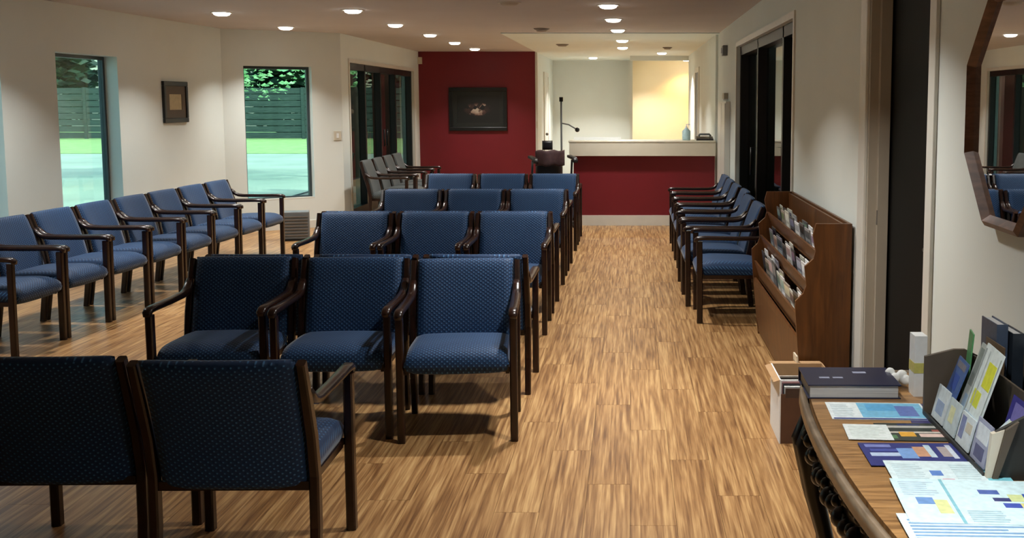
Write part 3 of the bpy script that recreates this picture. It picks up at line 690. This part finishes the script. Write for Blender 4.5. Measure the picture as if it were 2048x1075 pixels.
# ================================================================== BOX ON FLOOR
e = empty('cardboard_box', (.71, 5.03, 0)); tag(e, 'open tan cardboard box of magazines on the floor beside the console table', 'box')
MB().box(0, .006, 0, .33, 0, .31).build('side_wall', M['paper'], e)
MB().box(.006, .26, 0, .006, 0, .24).build('end_wall', M['carddark'], e)
MB().box(.254, .26, .006, .33, 0, .31).build('side_wall', M['card'], e)
MB().box(.006, .254, .324, .33, 0, .31).build('end_wall', M['card'], e)
MB().box(.006, .254, .006, .324, 0, .006).build('base', M['card'], e)
MB().add([(0, 0, .31), (0, .33, .31), (-.03, .33, .30), (-.03, 0, .30)], [(0, 1, 2, 3)]).add([(0, .33, .31), (.26, .33, .31), (.26, .42, .3), (0, .42, .3)], [(0, 1, 2, 3)]).build('flap', M['card'], e)
for k in range(7):
    c = [(70, 56, 52), (226, 226, 222), (30, 32, 40), (150, 110, 110), (232, 234, 232), (40, 36, 34), (180, 170, 160)][k]
    o = MB().box(-.1, .1, 0, .012, 0, .26).build('magazine', pcol(*c), None, (.71+.128, 5.045+.04*k, .008)); o.rotation_euler = (R(4), 0, 0)
    tag(o, '%s magazine standing in the floor box, %s from the box\'s near end' % (['brown', 'white', 'black', 'pink', 'white', 'dark', 'beige'][k], NT_[k]), 'magazine', 'magazines in the floor box')

# ================================================================== CONSOLE TABLE
TZ = .76
e = empty('console_table', (.83, 2.5, 0)); tag(e, 'ornate console table with curved wooden top and black iron base, bottom right', 'table')
def frontx(y):   # y world -> x of the front edge
    t = (y-2.6)/.75
    return .487+.055*min(1, abs(t))**2.2+(.03*max(0, abs(t)-.8)/.2)
ys = [1.85+i*(3.36-1.85)/30 for i in range(31)]
pts = [(frontx(y)+.018-.83, y-2.5) for y in ys]
pts = [(1.125-.83, 1.85-2.5)]+pts
# rounded far corner
pts += [(.60-.83, 3.385-2.5), (.68-.83, 3.39-2.5), (1.125-.83, 3.39-2.5)]
MB().prism(pts, TZ-.022, TZ, 'z').build('tabletop', M['tabletop'], e)
rimpath = [(frontx(y)-.83, y-2.5, TZ-.014) for y in ys]+[(.575-.83, 3.392-2.5, TZ-.014), (.68-.83, 3.405-2.5, TZ-.014), (1.12-.83, 3.405-2.5, TZ-.014)]
rp = [(-.016, -.014), (.004, -.014), (.014, -.006), (.016, .004), (.010, .018), (-.016, .018)]
rp = [(-.012, -.018), (-.002, -.02), (.008, -.014), (.012, -.002), (.009, .012), (0, .017), (-.01, .017)]
MB().sweep(rimpath, [(b, a) for a, b in rp], up=(0, 0, 1)).build('rim_moulding', M['tablerim'], e)
ap = [(frontx(y)+.03-.83, y-2.5, TZ-.075) for y in ys if y < 3.3]
MB().sweep(ap, arc_rect(.1, .02), up=(0, 0, 1)).build('apron', M['iron'], e)
orn = MB()
for i in range(len(ap)):
    x, y, z = ap[i]; zz = z-.03-.03*abs(math.sin(i*.9))
    orn.ball((x-.012, y, zz), .022+.006*math.sin(i*2.1), 8); orn.ball((x-.016, y+.02, z+.012), .012, 6)
    if i % 3 == 0:
        c = (x-.012, y+.02, z-.07); orn.tube([(c[0], c[1]+.035*math.cos(a)*(1-a/9), c[2]+.035*math.sin(a)*(1-a/9)) for a in [j*.6 for j in range(10)]], .008, 6)
tag(orn.build('carved_scrolls', M['iron'], e), kind='stuff')
for (lx, ly, sgn) in ((.56, 3.16, 1), (.57, 2.0, -1)):
    lg = MB()
    for dy in (-.035, .035):
        lg.tube([(lx-.83, ly-2.5+dy, TZ-.06), (lx-.83-.035, ly-2.5+dy*1.1, TZ-.15), (lx-.83-.01, ly-2.5+dy, TZ-.3), (lx-.83+.03, ly-2.5+dy*.8, TZ-.45), (lx-.83+.045, ly-2.5+dy*.6, .2), (lx-.83+.0, ly-2.5+dy, .06), (lx-.83-.05, ly-2.5+dy, .015)], .023, 8, radii=[1.5, 1.6, 1.2, 1, .9, 1, 1.1])
    lg.box(lx-.83+.01, lx-.83+.055, ly-2.5-.05, ly-2.5+.05, TZ-.47, TZ-.445)
    lg.build('leg', M['iron'], e)
for ly in (3.25, 2.0):
    MB().tube([(1.05-.83, ly-2.5, TZ-.03), (1.04-.83, ly-2.5, .4), (1.06-.83, ly-2.5, .0)], .018, 8).build('leg', M['iron'], e)
# scroll bracket between legs
MB().tube([(.62-.83+.0, 2.95-2.5+.10*math.cos(a)*(1-a/14), TZ-.2+.1*math.sin(a)*(1-a/14)) for a in [j*.5 for j in range(18)]], .012, 6).build('scroll_bracket', M['iron'], e)
# book
e = empty('blue_book', (.655, 3.19, TZ), R(-1)); tag(e, 'thick closed navy hardcover book at the far end of the table', 'book')
MB().box(-.128, .128, -.098, .098, .003, .038).build('page_block', M['pages'], e)
MB().box(-.135, .135, -.105, .105, 0, .003).box(-.135, .135, -.105, .105, .038, .042).box(-.135, .135, .098, .105, .003, .038).build('cover', M['navy'], e, bevel=.001)
MB().box(-.09, -.06, -.03, -.015, .042, .0425).box(-.05, -.02, -.03, -.015, .042, .0425).box(.02, .06, .03, .05, .042, .0425).build('title_print', pcol(150, 156, 180), e)
def leaflet(cx, cy, w, d, rz, base, blocks, label, z, cat='leaflet', name='leaflet', group=None):
    m = MB().box(-w/2, w/2, -d/2, d/2, 0, .0015, 0); mats = [pcol(*base)]
    for bi, (u0, u1, v0, v1, c) in enumerate(blocks):
        mm = pcol(*c)
        if mm not in mats: mats.append(mm)
        m.box(-w/2+u0*w, -w/2+u1*w, -d/2+v0*d, -d/2+v1*d, .0015, .0017+bi*.00003, mats.index(mm))
    o = m.build(name, mats, None, (cx, cy, TZ+z), R(rz)); tag(o, label, cat, group); return o
def lines(u0, u1, v0, v1, n, c, rg=random.Random(3)):
    return [(u0, u0+(u1-u0)*rg.uniform(.7, 1), v0+(v1-v0)*i/n, v0+(v1-v0)*(i+.45)/n, c) for i in range(n)]
leaflet(.69, 2.955, .27, .165, -3, (228, 240, 244), [(.32, .98, .1, .97, (120, 190, 226)), (.4, .7, .5, .9, (90, 170, 220)), (.02, .98, .0, .07, (40, 60, 130)), (.7, .9, .2, .8, (96, 120, 190))]+lines(.04, .28, .15, .9, 7, (196, 214, 220)),
        'white and light blue leaflet lying beside the navy book', .001)
leaflet(.80, 2.93, .06, .2, -8, (60, 58, 110), [(.2, .8, .2, .8, (96, 90, 150))], 'thin purple blue leaflet edge beside the light blue leaflet', .0002)
leaflet(.62, 2.755, .115, .13, -4, (226, 236, 236), lines(.1, .9, .1, .9, 8, (206, 220, 216)), 'small plain white sheet at the table edge', .0035)
leaflet(.75, 2.76, .20, .15, -2, (54, 62, 58), [(.0, .95, .72, .84, (190, 190, 186)), (.1, .9, .42, .5, (206, 200, 190)), (.25, .45, .22, .48, (226, 170, 60)), (.5, .8, .2, .38, (224, 196, 186)), (.05, .2, .1, .3, (90, 130, 90)), (.7, .95, .5, .62, (160, 90, 80)), (.3, .6, .86, .95, (36, 52, 100))],
        'dark glossy magazine with a yellow spot among the leaflets', .0018, 'magazine', 'magazine')
leaflet(.70, 2.575, .255, .17, -1, (44, 52, 120), [(.06, .4, .4, .55, (180, 200, 226)), (.08, .35, .62, .72, (70, 84, 160)), (.34, .5, .3, .75, (120, 160, 216)), (.5, .64, .38, .82, (196, 150, 120)), (.62, .68, .35, .9, (190, 214, 226)), (.74, .84, .38, .82, (170, 160, 160)), (.83, .88, .3, .9, (200, 210, 226)), (.05, .3, .8, .92, (120, 130, 190))],
        'navy leaflet with small photos below the dark magazine', .0036)
leaflet(.735, 2.43, .27, .17, -3, (212, 232, 238), [(.8, 1, .05, .95, (120, 196, 212)), (.35, .45, .4, .6, (90, 130, 200)), (.42, .52, .1, .28, (210, 160, 180))]+lines(.05, .32, .1, .9, 10, (184, 206, 214))+lines(.55, .78, .1, .9, 9, (190, 214, 220)),
        'white leaflet with a turquoise edge below the navy leaflet', .0056)
leaflet(.76, 2.25, .36, .26, -4, (206, 234, 242), [(.3, .32, 0, 1, (130, 190, 206)), (.5, .62, .66, .76, (70, 96, 170)), (.56, .68, .5, .58, (60, 66, 120)), (.6, .74, .36, .46, (70, 90, 180)), (.66, .9, .5, .66, (206, 220, 160)), (.7, .92, .3, .46, (216, 214, 140)), (.1, .2, .4, .55, (110, 150, 206)), (.2, .28, .2, .5, (214, 222, 160)), (.74, .82, .12, .22, (40, 50, 90))]+lines(.04, .26, .6, .95, 7, (180, 204, 220))+lines(.36, .6, .04, .3, 6, (170, 200, 214)),
        'largest white and pale cyan newspaper sheet, nearest on the table', .0076, 'newspaper', 'newspaper')
leaflet(.70, 2.06, .3, .24, -2, (206, 228, 236), lines(.05, .9, .1, .9, 12, (120, 160, 200)), 'white printed sheet at the bottom edge under the newspaper', .0060)
leaflet(.92, 2.16, .16, .24, -6, (50, 84, 170), [(.05, .9, .7, .82, (150, 170, 216)), (.1, .9, .4, .6, (80, 130, 210)), (.05, .95, .9, .98, (30, 36, 90))], 'bright blue leaflet in the bottom right corner', .0092)
# leaflet holder
e = empty('leaflet_holder', (.81, 2.4, TZ)); tag(e, 'dark board leaflet holder on the table against the wall', 'holder')
MB().prism([(0, 0), (.28, 0), (.28, .1), (.11, .185), (.08, .185), (0, .165)], .52, .532, 'y').build('end_panel', M['wood2'], e)
MB().prism([(.015, 0), (.28, 0), (.28, .2), (.09, .15), (.015, .11)], 0, .012, 'y').build('end_panel', M['holder'], e)
MB().prism([(.002, 0), (.012, 0), (.04, .12), (.012, .11)], -.004, .012, 'y').build('end_trim', M['cream'], e)
MB().prism([(.013, 0), (.024, 0), (.07, .14), (.041, .12)], -.01, .0, 'y').build('end_trim', M['wood2'], e)
MB().box(.0, .28, .012, .52, 0, .006).build('base', M['holder'], e)
MB().box(-.002, .004, .012, .52, 0, .014).build('front_lip', M['holder'], e)
MB().box(.27, .28, .012, .52, .006, .19).build('back_board', M['holder'], e)
MB().box(.13, .136, .012, .52, .006, .17).build('divider', M['wood2'], e)
def brochure(x, y, w, h, lean, rz, base, blocks, label, t=.004, z=.012):
    m = MB().box(-t, 0, -w/2, w/2, 0, h, 0); mats = [pcol(*base)]
    for bi, (u0, u1, v0, v1, c) in enumerate(blocks):
        mm = pcol(*c)
        if mm not in mats: mats.append(mm)
        m.box(-t-.0006-bi*.0001, -t, w/2-u1*w, w/2-u0*w, v0*h, v1*h, mats.index(mm))
    o = m.build('brochure', mats, None, (x, y, TZ+z)); o.rotation_euler = (0, R(lean), R(rz)); tag(o, label, 'brochure', None); return o
Wt = (206, 218, 222)
brochure(.84, 2.85, .11, .17, 20, -5, (78, 104, 156), [(.1, .9, .0, .35, (186, 206, 220)), (.2, .7, .5, .75, (60, 86, 160)), (.1, .9, .85, .95, (120, 120, 130))], 'blue and white brochure at the far end of the holder')
brochure(.855, 2.76, .10, .23, 19, -3, (176, 184, 180), [(.1, .5, .5, .95, (130, 140, 136)), (.2, .9, .1, .4, (150, 176, 200)), (.6, .7, .1, .9, (110, 116, 118))], 'grey brochure between the blue one and the yellow panelled one')
brochure(.832, 2.64, .15, .25, 18, -4, (214, 226, 226), [(.45, .9, .60, .86, (214, 220, 60)), (.2, .62, .38, .54, (206, 214, 70)), (.03, .1, .1, .95, (150, 160, 160)), (.1, .9, .05, .3, (190, 210, 224)), (.94, .98, .1, .95, (150, 164, 160)), (.3, .34, .3, .95, (170, 180, 180))], 'tall white brochure with two yellow panels in the holder')
brochure(.905, 2.53, .13, .16, 16, 0, (62, 58, 136), [(.2, .8, .3, .8, (126, 120, 186))], 'purple brochure standing at the near end of the holder')
brochure(.845, 2.505, .13, .125, 48, 4, (204, 220, 226), [(.1, .9, .75, .95, (216, 222, 176)), (.1, .5, .1, .5, (100, 112, 176)), (.6, .9, .2, .6, (180, 196, 210))], 'pale blue brochure leaning steeply at the near end of the holder')
brochure(.823, 2.83, .10, .09, 14, 0, Wt, [(.2, .8, .2, .6, (150, 170, 200))], 'short pale leaflet at the far front of the holder')
brochure(.822, 2.72, .09, .085, 14, 0, (190, 206, 210), [(.2, .6, .3, .8, (210, 214, 170))], 'short grey blue leaflet in front of the grey brochure')
brochure(.822, 2.61, .10, .08, 14, 0, Wt, [(.1, .4, .2, .9, (120, 130, 170)), (.5, .9, .5, .8, (196, 190, 170))], 'short leaflet in front of the yellow panelled brochure')
brochure(.822, 2.49, .10, .10, 12, 0, (150, 156, 180), [(.1, .9, .5, .9, (206, 214, 220)), (.2, .8, .1, .4, (80, 84, 120))], 'short leaflet in the near front corner of the holder')
brochure(.90, 2.865, .07, .235, 5, -10, (84, 150, 96), [(.1, .9, .1, .4, (120, 176, 126))], 'green card standing at the far end of the holder')
brochure(.955, 2.80, .14, .22, 2, 0, (96, 78, 58), [(.1, .9, .7, .9, (120, 96, 70))], 'brown card behind the green card in the holder')
# white items beside holder
e = empty('tissue_pack', (.85, 3.14, TZ)); tag(e, 'slim white patterned box standing at the far end of the table', 'box')
MB().box(-.018, .018, -.03, .03, 0, .18).build('carton', M['paper'], e); MB().box(-.0185, .0185, -.031, .031, .07, .1).build('print_band', pcol(200, 196, 110), e)
m = MB()
for k in range(7): m.ball((rr.uniform(-.03, .03), rr.uniform(-.03, .03), .015+rr.uniform(0, .025)), rr.uniform(.013, .02), 6)
o = m.build('crumpled_tissue', M['paper'], None, (.80, 3.22, TZ)); tag(o, 'small crumpled white tissue next to the slim white box', 'tissue')
# standing dark books near the wall
bk = [(1.00, 2.87, .03, .27, (62, 76, 98), 'slate blue upright book, tallest of the books inside the holder'), (1.036, 2.85, .03, .25, (34, 42, 52), 'black upright book right of the slate blue one'),
      (1.07, 2.72, .028, .215, (22, 30, 42), 'dark navy upright book, third in the holder'), (1.07, 2.56, .028, .2, (20, 28, 34), 'near black upright book at the right edge of the picture')]
for (x, y, t, h, c, lb) in bk:
    e = empty('upright_book', (x-.02, y, TZ+.007)); tag(e, lb, 'book')
    MB().box(-t/2, -t/2+.003, -.06, .06, 0, h).box(t/2-.003, t/2, -.06, .06, 0, h).box(-t/2, t/2, -.063, -.06, 0, h).build('cover', pcol(*c), e)
    MB().box(-t/2+.003, t/2-.003, -.06, .056, .002, h-.004).build('page_block', M['pages'], e)
